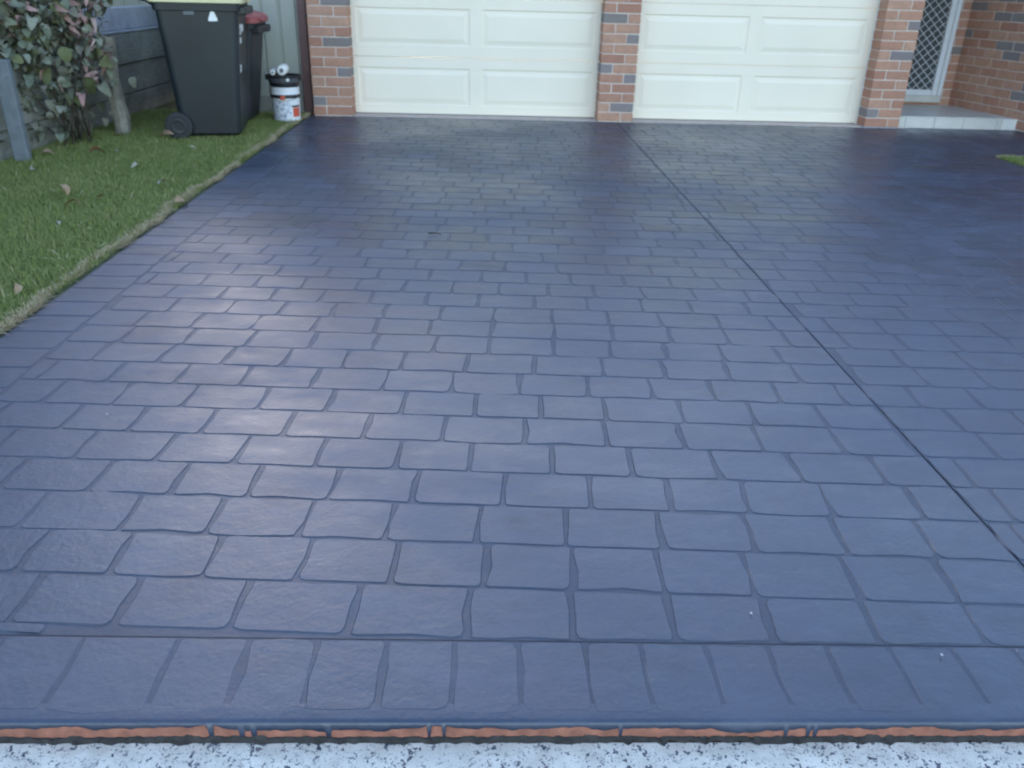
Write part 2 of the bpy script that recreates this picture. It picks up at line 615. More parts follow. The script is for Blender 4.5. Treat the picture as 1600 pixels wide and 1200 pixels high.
for i in range(len(xs) - 1):
    for k in range(5):
        cf.append((i * 6 + k, i * 6 + k + 1, (i + 1) * 6 + k + 1, (i + 1) * 6 + k))
MB().add(cv, cf).build('coating_edge', m_coat, drive, True)
# damp dirt packed in the gap against the footpath
cv, cf = [], []
xs = np.arange(-3.2, X_RIGHT + 0.2, 0.012)
for x in xs:
    a, b = rng.normal(0, 0.0016), rng.normal(0, 0.002)
    cv += [(float(x), Y_FRONT + 0.004, -0.0285 + 1.5 * b + 0.003 * math.sin(11 * x)), (float(x), Y_FRONT - 0.003 + a, -0.033 + a), (float(x), Y_FRONT - 0.008 + 1.6 * a, -0.0385)]
for i in range(len(xs) - 1):
    for k in range(2):
        cf.append((i * 3 + k, i * 3 + k + 1, (i + 1) * 3 + k + 1, (i + 1) * 3 + k))
stuff(MB().add(cv, cf).build('joint_dirt', m_dirt, drive))


def clip_poly(poly, a, b, c):
    """keep a*x+b*y<=c"""
    out = []
    for i in range(len(poly)):
        p, q = poly[i], poly[(i + 1) % len(poly)]
        dp, dq = a * p[0] + b * p[1] - c, a * q[0] + b * q[1] - c
        if dp <= 0:
            out.append(p)
        if dp * dq < 0:
            t = dp / (dp - dq)
            out.append((p[0] + t * (q[0] - p[0]), p[1] + t * (q[1] - p[1])))
    return out


def area(poly):
    return 0.5 * abs(sum(poly[i][0] * poly[(i + 1) % len(poly)][1] - poly[(i + 1) % len(poly)][0] * poly[i][1] for i in range(len(poly))))


def slim(poly):
    """rough width of a clipped piece"""
    return area(poly) / max((Vector(a) - Vector(b)).length for a in poly for b in poly)


def stamp(poly, height=0.0015, rad=0.016, wob=0.0030):
    """a raised stamped brick: rounded irregular outline, sloping shoulder, flat top (counter-clockwise outline)"""
    n = len(poly)
    out = []
    for i in range(n):
        P, C, N = Vector(poly[i - 1]), Vector(poly[i]), Vector(poly[(i + 1) % n])
        a, b = (P - C), (N - C)
        la, lb = a.length, b.length
        if la < 1e-6 or lb < 1e-6:
            continue
        r = min(rad * random.uniform(0.35, 1.25), la * 0.3, lb * 0.3)
        pa, pb = C + a / la * r, C + b / lb * r
        out += [pa, (pa + pb) * 0.5 * 0.45 + C * 0.55, pb]
        if lb > 0.09:
            m = C + (N - C) * random.uniform(0.35, 0.65)
            out.append(m + Vector((-b.y, b.x)) / lb * random.gauss(0, wob))
    cen = sum(out, Vector((0, 0))) / len(out)
    tx, ty = random.gauss(0, 0.0014), random.gauss(0, 0.0018)
    hz = height + random.uniform(-0.0003, 0.0004)
    ring0, ring1 = [], []
    for p in out:
        p = p + Vector((random.gauss(0, wob * 0.35), random.gauss(0, wob * 0.35)))
        d = cen - p
        ins = 0.0036
        q = p + d.normalized() * ins
        ring0.append((p.x, p.y, -0.001))
        ring1.append((q.x, q.y, hz + tx * (q.x - cen.x) + ty * (q.y - cen.y)))
    m = len(out)
    faces = [(i, (i + 1) % m, m + (i + 1) % m, m + i) for i in range(m)]
    faces.append(tuple(range(m, 2 * m)))
    return ring0 + ring1, faces


ANG = R(-2.6)
ca, sa = math.cos(ANG), math.sin(ANG)
OX, OY = -0.07, 1.339
PITCH, LEN = 0.1475, 0.2035


def to_world(u, v):
    return (OX + u * ca - v * sa, OY + u * sa + v * ca)


front_line = lambda x: 1.186 - 0.013 * x
pieces = []      # (polygon, kind)
off = {0: 0.114, 1: 0.037, 2: 0.130, 3: 0.02}
cur = 0.02
for k in range(-2, 46):
    if k in off:
        cur = off[k]
    else:
        cur = (cur + LEN * 0.5 + random.uniform(-0.035, 0.035)) % LEN
    v0, v1 = k * PITCH, (k + 1) * PITCH
    joint_lo = 0.0055 if k == 21 else 0.0018
    joint_hi = 0.0055 if k == 20 else 0.0018
    u = cur - LEN * 9
    while u < 5.8:
        w = LEN * random.uniform(0.90, 1.10)
        uu = u
        u += w
        jw = random.uniform(0.0028, 0.005)
        sk = random.gauss(0, 0.003)
        rect = [(uu + jw + sk, v0 + joint_lo + random.gauss(0, 0.0008)), (uu + w - jw + sk, v0 + joint_lo + random.gauss(0, 0.0008)),
                (uu + w - jw - sk, v1 - joint_hi), (uu + jw - sk, v1 - joint_hi)]
        pw = [to_world(*p) for p in rect]
        pw = clip_poly(pw, -1, 0, -(-1.405))                       # left border course
        pw = clip_poly(pw, -0.013, -1, -(1.186 + 0.0035))          # front border joint
        pw = clip_poly(pw, 0, 1, 7.915)
        cx_ = sum(p[0] for p in pw) / max(1, len(pw))
        cy_ = sum(p[1] for p in pw) / max(1, len(pw))
        if len(pw) < 3:
            continue
        if cy_ < Y_RLAWN:
            pw = clip_poly(pw, 1, 0, X_RIGHT - 0.01)
        else:
            pw = clip_poly(pw, 1, 0, 4.98)
        halves = [clip_poly(pw, 1, 0, X_CUT - 0.0030), clip_poly(pw, -1, 0, -(X_CUT + 0.0030))]
        for hpoly in halves:
            if len(hpoly) >= 3 and area(hpoly) > 0.0006 and slim(hpoly) > 0.022:
                pieces.append(hpoly)
# left border course: bricks lying across
y = 1.03
while y < 7.8:
    d = PITCH * random.uniform(0.95, 1.05)
    pieces.append([(X_LEFT + 0.006, y + 0.004), (-1.413, y + 0.004), (-1.413, y + d - 0.004), (X_LEFT + 0.006, y + d - 0.004)])
    y += d
# front border course: bricks standing towards the footpath
xs_h = [-1.40, -1.27, -1.14, -1.01, -0.88, -0.734, -0.562, -0.432, -0.305, -0.179, -0.054, 0.065, 0.188, 0.292, 0.413, 0.53, 0.64, 0.758, 0.876, 0.995, 1.11, 1.23, 1.35, 1.47, 1.59]
for a, b in zip(xs_h[:-1], xs_h[1:]):
    bl = random.uniform(1.012, 1.022)
    poly = [(a + 0.003, bl), (b - 0.003, bl), (b - 0.003, front_line(b) - 0.0025), (a + 0.003, front_line(a) - 0.0025)]
    for hpoly in (clip_poly(poly, 1, 0, X_CUT - 0.0030), clip_poly(poly, -1, 0, -(X_CUT + 0.0030))):
        if len(hpoly) >= 3 and area(hpoly) > 0.001:
            pieces.append(hpoly)


def cam_px(x, y, z=0.0):
    d = AX.transposed() @ (Vector((x, y, z)) - Vector((0, 0, CAM_H)))
    if d.z < 0.05:
        return None
    return CX + F_PX * d.x / d.z, CY + F_PX * d.y / d.z, d.z


def two_tone(o):
    """the sloping shoulders carry the thin joint coating, with recess shade in its colour"""
    me = o.data
    me.materials.append(m_joint)
    for p in me.polygons:
        if len(p.vertices) == 4 and p.normal.z < 0.96:
            p.material_index = 1
    return o


near, far = [], []
for poly in pieces:
    cx_ = sum(p[0] for p in poly) / len(poly)
    cy_ = sum(p[1] for p in poly) / len(poly)
    q = cam_px(cx_, cy_)
    seen = q is not None and -140 < q[0] < 1740 and q[1] < 1300
    (near if seen else far).append((q[2] if q else 0, poly))
near.sort(key=lambda t: t[0])
rest = near[295:] + far
near = near[:295]
for _, poly in near:
    cx_ = sum(p[0] for p in poly) / len(poly)
    cy_ = sum(p[1] for p in poly) / len(poly)
    front = cy_ < front_line(cx_)
    V, Fc = stamp([(p[0] - cx_, p[1] - cy_) for p in poly], 0.0011 if front else 0.0020)
    b_ = MB().add(V, Fc).build('brick', m_coat, drive, False, (cx_, cy_, 0))
    if not front:
        two_tone(b_)
mb = MB()
for _, poly in rest:
    V, Fc = stamp(poly)
    mb.add(V, Fc)
stuff(two_tone(mb.build('brick_paving', m_coat, drive)))

# ------------------------------------------------------------------ the house
house = thing('brick_house', 'red brick house front with two cream garage doors and screened porch', 'house', (0, Y_HOUSE, 0))
HY = Y_HOUSE
COURSE = 0.0829


def hp(o):
    """keep world coordinates for a part of the house (the house Empty only has a location)"""
    o.location = Vector(o.location) - Vector(house.location)
    return o


def box_part(name, mat, *b, parent=None, bev=0.0):
    m = MB()
    if bev:
        m.bevbox(*b, bev)
    else:
        m.box(*b)
    o = m.build(name, mat, parent or house)
    if parent is None:
        hp(o)
    return o


brick_cache = {}


def brick_obj(parent, x0, x1, y0, y1, z0, z1, mat, rz=0.0, pivot=None):
    dims = (round(x1 - x0, 3), round(y1 - y0, 3), round(z1 - z0, 3), mat.name, random.randrange(3))
    if dims not in brick_cache:
        a, b, c = dims[0] / 2, dims[1] / 2, dims[2] / 2
        m = MB().bevbox(-a, a, -b, b, -c, c, 0.004)
        m.v = [(x + random.gauss(0, 0.0007), y + random.gauss(0, 0.0005), z + random.gauss(0, 0.0007)) for x, y, z in m.v]
        brick_cache[dims] = m.mesh('brick', mat)
    loc = Vector(((x0 + x1) / 2 + random.gauss(0, 0.001), (y0 + y1) / 2 + random.gauss(0, 0.0008), (z0 + z1) / 2))
    return link('brick', brick_cache[dims], parent, loc)


J = 0.010
Z_TOP = 15            # courses laid one by one; above that the wall is out of the picture


def pier(name, x0, x1, pattern, y0=HY, y1=HY + 0.22):
    """courses of stretcher + header, alternating; pattern: course -> (order, grey flags)"""
    core = MB().box(x0 + 0.006, x1 - 0.006, y0 + 0.006, y1, 0.0, Z_TOP * COURSE).build(name, m_mortar, house)
    hp(core)
    w = x1 - x0
    hd = (w - J) * 0.335
    for c in range(Z_TOP):
        order, greys = pattern.get(c, ('SH' if c % 2 == 0 else 'HS', ''))
        z0, z1 = c * COURSE + J, (c + 1) * COURSE
        x = x0
        for i, k in enumerate(order):
            ln = hd if k == 'H' else (w - J - hd if len(order) == 2 else (w - 2 * J - hd) / 2)
            grey = str(i) in greys
            b = brick_obj(core, x, x + ln, y0, y1 - 0.004, z0, z1, m_greybrick if grey else m_redbrick)
            x += ln + J
    return core


XL0, XL1, XC0, XC1, XR0, XR1 = -1.60, -1.248, 0.985, 1.31, 3.475, 3.80
pier('garage_pier', XL0, XL1, {0: ('HS', ''), 1: ('HS', '0'), 2: ('SH', ''), 3: ('HS', ''), 4: ('SH', '1'), 5: ('HS', ''), 6: ('SH', ''), 7: ('HS', '1'), 8: ('SH', ''), 9: ('HS', ''), 10: ('SH', ''), 11: ('HS', '1'), 12: ('SH', '')})
pier('garage_pier', XC0, XC1, {0: ('SH', ''), 1: ('HS', '1'), 2: ('SH', ''), 3: ('HS', ''), 4: ('SH', '1'), 5: ('HS', '0'), 6: ('SH', ''), 7: ('HS', ''), 8: ('SH', '1'), 9: ('HS', ''), 10: ('SH', '0'), 11: ('HS', ''), 12: ('SH', '')})
pier('garage_pier', XR0, XR1, {0: ('SH', ''), 1: ('HS', '0'), 2: ('SH', ''), 3: ('HS', ''), 4: ('SH', ''), 5: ('HS', ''), 6: ('SH', ''), 7: ('HS', '1'), 8: ('SH', ''), 9: ('HS', ''), 10: ('SH', '1'), 11: ('HS', ''), 12: ('SH', '')})
hp(MB().box(XR0 - 0.012, XR1 - 0.02, HY - 0.012, HY + 0.1, -0.05, 0.012).build('footing', simple('grey_footing', (0.30, 0.30, 0.31), 0.9, 0.15, 20, 0.3), house))

ZT = Z_TOP * COURSE
ZE = 2.24
# masonry above the frame and the parts that only shade or mirror in the driveway
for x0_, x1_ in ((XL0, XL1), (XC0, XC1), (XR0, XR1)):
    box_part('upper_pier', m_brickfar, x0_, x1_, HY, HY + 0.216, ZT + 0.001, ZE)
for x0_, x1_ in ((XL1, XC0), (XC1, XR0)):
    box_part('lintel', m_brickfar, x0_, x1_, HY, HY + 0.214, 2.10, ZE)
box_part('garage_side_wall', m_brickfar, XL0, XL0 + 0.11, HY + 0.216, 13.5, 0, ZE)
box_part('porch_side_wall', m_brickfar, XR1 - 0.11, XR1 - 0.002, HY + 0.216, 9.0, 0, ZE)
box_part('porch_lintel', m_gutter, XR1, 4.80, HY + 0.02, HY + 0.12, 2.16, ZE)

# garage doors
Y_DOOR = HY + 0.185


def door_section(parent, x0, x1, z0, z1, panels):
    """one section: flat face with two pressed panels, each a groove round a raised field"""
    m = MB()
    yf = Y_DOOR
    xs_ = [x0] + [v for p in panels for v in (p[0], p[1])] + [x1]
    zs_ = [z0 + 0.0025, panels[0][2], panels[0][3], z1 - 0.0025]
    for i in range(len(xs_) - 1):
        for j in range(3):
            if j == 1 and i % 2 == 1:
                a0, a1, b0, b1 = xs_[i], xs_[i + 1], zs_[1], zs_[2]
                rings = [(0, 0), (0.008, 0.0065), (0.024, 0.0065), (0.058, 0.0005)]
                vv = []
                for ins, dep in rings:
                    vv += [(a0 + ins, yf + dep, b0 + ins), (a1 - ins, yf + dep, b0 + ins), (a1 - ins, yf + dep, b1 - ins), (a0 + ins, yf + dep, b1 - ins)]
                ff = []
                for r_ in range(3):
                    for s in range(4):
                        t = (s + 1) % 4
                        ff.append((r_ * 4 + s, r_ * 4 + t, r_ * 4 + 4 + t, r_ * 4 + 4 + s))
                ff.append((12, 13, 14, 15))
                m.add(vv, ff)
            else:
                m.add([(xs_[i], yf, zs_[j]), (xs_[i + 1], yf, zs_[j]), (xs_[i + 1], yf, zs_[j + 1]), (xs_[i], yf, zs_[j + 1])], [(0, 1, 2, 3)])
    # top and bottom returns
    for z, zz in ((z0 + 0.0025, z0 + 0.0075), (z1 - 0.0025, z1 - 0.0075)):
        m.add([(x0, yf, z), (x1, yf, z), (x1, yf + 0.012, zz), (x0, yf + 0.012, zz)], [(0, 1, 2, 3)])
    m.box(x0, x1, yf + 0.014, yf + 0.04, z0 + 0.001, z1 - 0.001)
    return hp(m.build('door_section', m_door, parent))


def garage_door(x0, x1, pan, label):
    d = bpy.data.objects.new('garage_door', None)
    COL.objects.link(d)
    d.parent = house
    d['label'] = label
    zb = 0.012
    secs = [(zb, 0.505), (0.505, 1.005), (1.005, 1.505), (1.505, 2.10)]
    for z0, z1 in secs:
        a, b = (0.087, 0.414) if z0 < 0.1 else (z0 + 0.097, z1 - 0.092)
        door_section(d, x0, x1, z0, z1, [(p[0], p[1], a, b) for p in pan])
    hp(MB().box(x0, x1, Y_DOOR + 0.004, Y_DOOR + 0.034, -0.02, zb).build('rubber_seal', m_rubber, d))
    for s in (0, 1):
        xa, xb = (x0 - 0.045, x0 - 0.002) if s == 0 else (x1 + 0.002, x1 + 0.045)
        hp(MB().box(xa, xb, Y_DOOR - 0.004, Y_DOOR + 0.03, 0.0, 2.1).build('door_jamb', m_frame, d))
    return d


garage_door(-1.262, 0.978, [(-1.205, -0.190), (-0.083, 0.938)], 'closed cream panelled garage door left of the middle brick pier')
garage_door(1.315, 3.462, [(1.365, 2.328), (2.435, 3.402)], 'closed cream panelled garage door beside the porch')
for x0_, x1_ in ((XL1, XC0), (XC1, XR0)):
    box_part('door_sill', m_sill, x0_ - (0.0), x1_, HY + 0.012, Y_DOOR + 0.06, -0.03, 0.008)

# porch: step, back wall, screen door, long side wall
SX0, SX1, STEP_Z = 3.79, 4.80, 0.105
step = MB().box(SX0 + 0.004, SX1 + 0.16, HY + 0.052, 9.0, -0.05, STEP_Z - 0.008).build('porch_step', m_grout, house)
hp(step)
for a, b in ((3.79, 3.872), (3.878, 4.148), (4.154, 4.424), (4.430, 4.742), (4.748, 4.80)):
    MB().bevbox(a, b, HY + 0.044, HY + 0.056, 0.0, STEP_Z - 0.004, 0.002).build('riser_tile', m_tile, step)
for r_, (ya, yb) in enumerate(((HY + 0.040, HY + 0.33), (HY + 0.335, HY + 0.625), (HY + 0.63, HY + 0.92))):
    for a, b in ((3.79, 4.00), (4.005, 4.295), (4.30, 4.59), (4.595, 4.80)):
        MB().bevbox(a, b, ya, yb, STEP_Z - 0.012, STEP_Z, 0.002).build('tread_tile', m_tile, step)

YB = 8.95
# side wall, running towards the street at a slight angle
WA = Vector((4.775, YB, 0))
WB = Vector((5.095, 6.95, 0))
wdir = (WB - WA).normalized()
wang = math.atan2(wdir.y, wdir.x)
wlen = (WB - WA).length
side = MB().box(0, wlen, 0.006, 0.22, 0.0, ZT).build('side_wall', m_mortar, house, False, WA)
side.rotation_euler = (0, 0, wang)
hp(side)
random.seed(21)
for c in range(Z_TOP):
    x = 0.0 if c % 2 == 0 else -0.0
    first = 0.11 if c % 2 else 0.23
    ln = first
    while x < wlen - 0.05:
        ln = min(ln, wlen - x)
        grey = random.random() < 0.13
        brick_obj(side, x, x + ln, 0.0, 0.11, c * COURSE + J, (c + 1) * COURSE, m_greybrick if grey else m_redbrick)
        x += ln + J
        ln = 0.23
up_side = MB().box(0, wlen, 0.0, 0.22, ZT + 0.001, ZE).build('upper_side_wall', m_brickfar, house, False, WA)
up_side.rotation_euler = (0, 0, wang)
hp(up_side)
box_part('wing_front_wall', m_brickfar, WB.x + 0.03, 9.5, WB.y + 0.02, WB.y + 0.24, -0.15, ZE)

# back wall of the porch: bricks beside and under the door
back_wall = MB().box(4.648, 4.80, YB + 0.006, YB + 0.2, 0.0, ZT).build('porch_back_wall', m_mortar, house)
hp(back_wall)
for c in range(Z_TOP):
    if c % 2:
        spans = [(4.646, 4.80)]
    else:
        spans = [(4.646, 4.69), (4.70, 4.80)]
    for a, b in spans:
        brick_obj(back_wall, a, b, YB, YB + 0.1, c * COURSE + J, (c + 1) * COURSE, m_greybrick if random.random() < 0.12 else m_redbrick)
box_part('threshold', m_redbrick, 3.80, 4.648, YB - 0.02, YB + 0.1, 0.0, 0.128)
box_part('upper_back_wall', m_brickfar, 4.646, 4.80, YB, YB + 0.2, ZT + 0.001, ZE)
box_part('door_head_wall', m_brickfar, 3.80, 4.646, YB, YB + 0.2, 2.2, ZE)

sdoor = bpy.data.objects.new('screen_door', None)
COL.objects.link(sdoor)
sdoor.parent = house
sdoor['label'] = 'white framed security screen door with diamond grille'


def dpart(name, mat, *b, bev=0.003):
    return hp(MB().bevbox(*b, bev).build(name, mat, sdoor))


YD = YB - 0.06
dpart('door_sill', m_tile, 3.81, 4.646, YD - 0.015, YB + 0.05, 0.129, 0.196)
dpart('outer_frame', m_white, 4.602, 4.644, YD - 0.01, YB + 0.05, 0.1965, 2.2)
dpart('stile', m_white, 4.545, 4.599, YD, YD + 0.035, 0.1965, 2.18)
dpart('stile', m_white, 3.82, 3.875, YD, YD + 0.035, 0.1965, 2.18)
dpart('bottom_rail', m_white, 3.876, 4.544, YD + 0.002, YD + 0.033, 0.1965, 0.250)
dpart('top_rail', m_white, 3.876, 4.544, YD + 0.002, YD + 0.033, 2.12, 2.18)
dpart('insect_mesh', m_dark_int, 3.876, 4.544, YD + 0.022, YD + 0.030, 0.2505, 2.119, bev=0.001)
gr = MB()
gx0, gx1, gz0, gz1 = 3.878, 4.542, 0.252, 2.118
PXg, PZg = 0.090, 0.088
slope = PZg / PXg
for sgn in (1, -1):
    for i in range(-40, 60):
        # line: z = gz0 + sgn*slope*(x-gx0) + i*PZg
        pts = []
        for x in (gx0, gx1):
            pts.append((x, gz0 + sgn * slope * (x - gx0) + i * PZg))
        (xa, za), (xb, zb) = pts
        t0, t1 = 0.0, 1.0
        dz = zb - za
        for lo, hi in ((gz0, gz1),):
            ta, tb = (lo - za) / dz, (hi - za) / dz
            t0, t1 = max(t0, min(ta, tb)), min(t1, max(ta, tb))
        if t1 - t0 < 0.02:
            continue
        A = (xa + (xb - xa) * t0, za + dz * t0)
        B = (xa + (xb - xa) * t1, za + dz * t1)
        yy = YD + (0.010 if sgn > 0 else 0.0135)
        gr.tube([(A[0], yy, A[1]), (B[0], yy, B[1])], 0.0035, 5)
hp(stuff(gr.build('grille', m_white, sdoor)))

# eaves, gutter, roof
EY = HY - 0.10
box_part('soffit', m_soffit, -2.1, 5.2, EY + 0.02, 9.2, ZE, ZE + 0.02)
box_part('fascia', m_gutter, -2.1, 5.2, EY, EY + 0.02, ZE - 0.02, ZE + 0.16)
gut = MB()
gp = [(EY - 0.002, ZE + 0.05), (EY - 0.11, ZE + 0.05), (EY - 0.125, ZE + 0.09), (EY - 0.125, ZE + 0.155), (EY - 0.115, ZE + 0.155), (EY - 0.112, ZE + 0.06), (EY - 0.002, ZE + 0.06)]
gn = len(gp)
gut.add([(-2.15, y, z) for y, z in gp] + [(5.2, y, z) for y, z in gp], [(i, (i + 1) % gn, gn + (i + 1) % gn, gn + i) for i in range(gn)])
hp(gut.build('gutter', m_gutter, house))
rf = MB()
sl = math.tan(R(22))
for i in range(12):
    ya, yb = EY - 0.05 + i * 0.33, EY - 0.05 + (i + 1) * 0.33 + 0.03
    za, zb = ZE + 0.18 + (ya - EY) * sl, ZE + 0.18 + (yb - EY) * sl
    rf.add([(-2.2, ya, za), (9.6, ya, za), (9.6, yb, zb - 0.02), (-2.2, yb, zb - 0.02), (-2.2, ya, za - 0.03), (9.6, ya, za - 0.03)], [(0, 1, 2, 3), (4, 5, 1, 0)])
hp(rf.build('roof', m_roof, house))
box_part('wing_soffit', m_soffit, 4.70, 9.6, 6.45, 9.2, ZE + 0.021, ZE + 0.04)
box_part('wing_fascia', m_gutter, 4.68, 9.6, 6.43, 6.45, ZE - 0.02, ZE + 0.16)

# ------------------------------------------------------------------ metal fence behind the bins
fence = thing('metal_fence', 'grey green ribbed metal fence with maroon end post beside the garage', 'fence', (-2.5, 8.06, 0))


def fp(o):
    o.location = Vector(o.location) - Vector(fence.location)
    return o


def fence_sheet(x0, x1, yy=8.06):
    m = MB()
    pts = [(x0, 0.0)]
    x = x0
    rib = 0.152
    while x + rib <= x1 + 1e-4:
        pts += [(x + rib - 0.030, 0.0), (x + rib - 0.022, 0.016), (x + rib - 0.010, 0.016), (x + rib - 0.002, 0.0)]
        x += rib
    pts.append((x1, 0.0))
    n_ = len(pts)
    m.add([(a, yy + b, 0.10) for a, b in pts] + [(a, yy + b, 1.78) for a, b in pts], [(i, i + 1, n_ + i + 1, n_ + i) for i in range(n_ - 1)])
    return fp(m.build('fence_sheet', m_sheet, fence))


fence_sheet(-1.705 - 0.762, -1.705)
for k in range(2):
    fence_sheet(-2.47 - 0.765 * (k + 1) + 0.003, -2.47 - 0.765 * k, 9.3)
fp(MB().bevbox(-2.475, -2.469, 8.062, 9.3, 0.0, 1.78, 0.001).build('return_sheet', m_sheet, fence))
fp(MB().bevbox(-1.703, -1.628, 8.0, 8.07, 0.0, 1.85, 0.004).build('fence_post', m_maroon, fence))
fp(MB().bevbox(-1.627, -1.603, 8.015, 8.07, 0.0, 1.85, 0.003).build('post_cover', m_maroon, fence))
fp(MB().bevbox(-2.467, -1.705, 8.035, 8.055, 0.0, 0.150, 0.004).build('plinth_board', m_sleeper, fence))
fp(MB().bevbox(-2.47, -1.705, 8.02, 8.09, 1.785, 1.83, 0.004).build('top_rail', m_sheet, fence))

# ------------------------------------------------------------------ timber sleeper wall along the lawn
wall = thing('sleeper_wall', 'low weathered grey timber sleeper wall along the left side of the lawn', 'retaining wall', (-3.15, 6.5, 0))


def wp(o):
    o.location = Vector(o.location) - Vector(wall.location)
    return o


for ya, yb in ((2.6, 4.995), (5.0, 7.235), (7.24, 9.25)):
    for z0, z1 in ((-0.08, 0.172), (0.178, 0.418), (0.424, 0.668)):
        dx = random.gauss(0, 0.006)
        wp(MB().bevbox(-3.24 + dx, -3.15 + dx, ya, yb, z0, z1, 0.006).build('sleeper', m_sleeper, wall))
    wp(MB().bevbox(-3.26, -3.165, ya, yb, 0.690, 0.865, 0.006).build('top_board', m_palewood, wall))
    wp(MB().bevbox(-3.26, -3.130, ya, yb, 0.670, 0.688, 0.003).build('capping', m_palewood, wall))

post = MB()
ring = [(0.055, 0.02), (0.03, 0.06), (-0.03, 0.055), (-0.058, 0.0), (-0.045, -0.05), (0.01, -0.062), (0.05, -0.035)]
vv, ff = [], []
for j in range(9):
    z = -0.06 + j * 0.094
    for k, (a, b) in enumerate(ring):
        s = 1.0 - 0.02 * j + random.gauss(0, 0.04)
        vv.append((a * s + (0.012 * math.sin(j * 0.9)), b * s, z + (random.gauss(0, 0.02) if j == 8 else 0)))
nn = len(ring)
for j in range(8):
    for k in range(nn):
        ff.append((j * nn + k, j * nn + (k + 1) % nn, (j + 1) * nn + (k + 1) % nn, (j + 1) * nn + k))
ff.append(tuple(range(8 * nn, 9 * nn)))
o = post.add(vv, ff).build('timber_post', m_splitwood, None, False, (-2.845, 6.70, 0))
tag(o, 'rough pale split timber post standing in front of the sleeper wall', 'post')

o = MB().bevbox(-0.045, 0.045, -0.03, 0.03, -0.1, 0.62, 0.005).build('garden_stake', m_bluepost, None, False, (-3.03, 5.56, 0))
o.rotation_euler = (0.0, 0.0, R(6))
tag(o, 'blue grey painted stake under the shrub at the left edge', 'stake')

# ------------------------------------------------------------------ shrub
def leaf_mesh(name, mat, L=0.11, W=0.085, curl=0.25, notch=0.0):
    rows = [(0.0, 0.10), (0.16, 0.66), (0.42, 1.0), (0.70, 0.90), (0.91, 0.52), (1.0, 0.10)]
    vs_, fs_ = [], []
    for t, w in rows:
        z = -curl * L * (t - 0.35) ** 2 * 1.6
        hw = W * 0.5 * w
        vs_ += [(-hw, t * L, z + hw * 0.35), (0, t * L, z), (hw, t * L, z + hw * 0.35)]
    for i in range(len(rows) - 1):
        a = i * 3
        fs_ += [(a, a + 1, a + 4, a + 3), (a + 1, a + 2, a + 5, a + 4)]
    return MB().add(vs_, fs_).mesh(name, mat, True)


leafG = [leaf_mesh('leaf', m_leafgreen, 0.074, 0.066, c) for c in (0.3, 0.8, 1.3)]
leafO = [leaf_mesh('leaf', m_leafolive, 0.088, 0.080, c) for c in (0.4, 1.0)]
leafP = [leaf_mesh('leaf', m_leafpink, 0.074, 0.040, c) for c in (0.5, 1.2, 1.8)]
SHR = Vector((-2.98, 6.35, 0))
shrub = thing('garden_shrub', 'straggly grey green shrub with faded pink leaves in front of the sleeper wall', 'shrub', SHR)
random.seed(5)
# leafy clumps: centre, spread, number, kind share of (green, olive, pink)
clumps = [((-3.05, 5.95, 0.88), 0.20, 34, (0.25, 0.12, 0.63)),
          ((-2.98, 6.15, 0.98), 0.19, 36, (0.25, 0.10, 0.65)),
          ((-2.98, 5.95, 0.64), 0.15, 26, (0.42, 0.38, 0.20)),
          ((-2.90, 6.35, 0.84), 0.16, 30, (0.25, 0.10, 0.65)),
          ((-2.84, 6.50, 1.00), 0.14, 26, (0.20, 0.05, 0.75)),
          ((-2.84, 6.50, 0.64), 0.13, 28, (0.15, 0.08, 0.77)),
          ((-2.88, 6.42, 0.40), 0.10, 16, (0.25, 0.10, 0.65)),
          ((-2.92, 6.10, 0.40), 0.10, 16, (0.40, 0.40, 0.20)),
          ((-3.08, 5.64, 0.60), 0.11, 16, (0.42, 0.38, 0.20)),
          ((-3.10, 5.72, 0.96), 0.14, 18, (0.45, 0.15, 0.40)),
          ((-2.96, 6.75, 1.06), 0.14, 22, (0.25, 0.05, 0.70))]
stem_tips = []


def leaf_pose():
    # leaves face outward and up towards the open lawn, with much variation
    return (random.gauss(-0.65, 0.5), random.gauss(0, 0.7), random.gauss(2.6, 1.1))


n_leaf = 0
for c, sp, n_, share in clumps:
    stem_tips.append(c)
    for i in range(n_):
        d = Vector((random.gauss(0, 1), random.gauss(0, 1), random.gauss(0, 0.9)))
        d = d.normalized() * sp * random.uniform(0.35, 1.1)
        p = Vector(c) + d
        if p.x < -3.14 and p.z < 0.98:
            p.x = -3.13 + random.uniform(0, 0.05)
        p.x = min(p.x, -2.76 - random.uniform(0, 0.06))
        if p.z < 0.06:
            p.z = 0.06 + random.uniform(0, 0.05)
        r = random.random()
        me = random.choice(leafG) if r < share[0] else random.choice(leafO) if r < share[0] + share[1] else random.choice(leafP)
        o = link('leaf', me, shrub, p - SHR, leaf_pose())
        s = random.uniform(0.65, 1.25)
        o.scale = (s, s, s)
        n_leaf += 1
# inner foliage, too dense to pick apart
inner = MB()
base_leaf = leafG[1]
bv = [v.co.copy() for v in base_leaf.vertices]
bf = [tuple(p.vertices) for p in base_leaf.polygons]
for i in range(1000):
    c, sp, n_, share = random.choice(clumps[:6] + clumps[9:11] + clumps[0:2])
    if i % 9 == 0:
        c = (random.uniform(-3.06, -2.98), random.uniform(5.75, 6.65), random.uniform(0.16, 0.45))
    p = Vector(c) + Vector((random.gauss(-0.10, 0.09), random.gauss(0.02, 0.14), random.gauss(-0.03, 0.14)))
    p.x = max(p.x, -3.12)
    p.z = max(p.z, 0.12)
    M = Matrix.Rotation(random.uniform(0, 6.28), 3, 'Z') @ Matrix.Rotation(random.gauss(-0.6, 0.7), 3, 'X') * random.uniform(0.6, 1.1)
    inner.add([M @ v + p - SHR for v in bv], bf)
stuff(inner.build('inner_foliage', m_leafgreen, shrub, True))
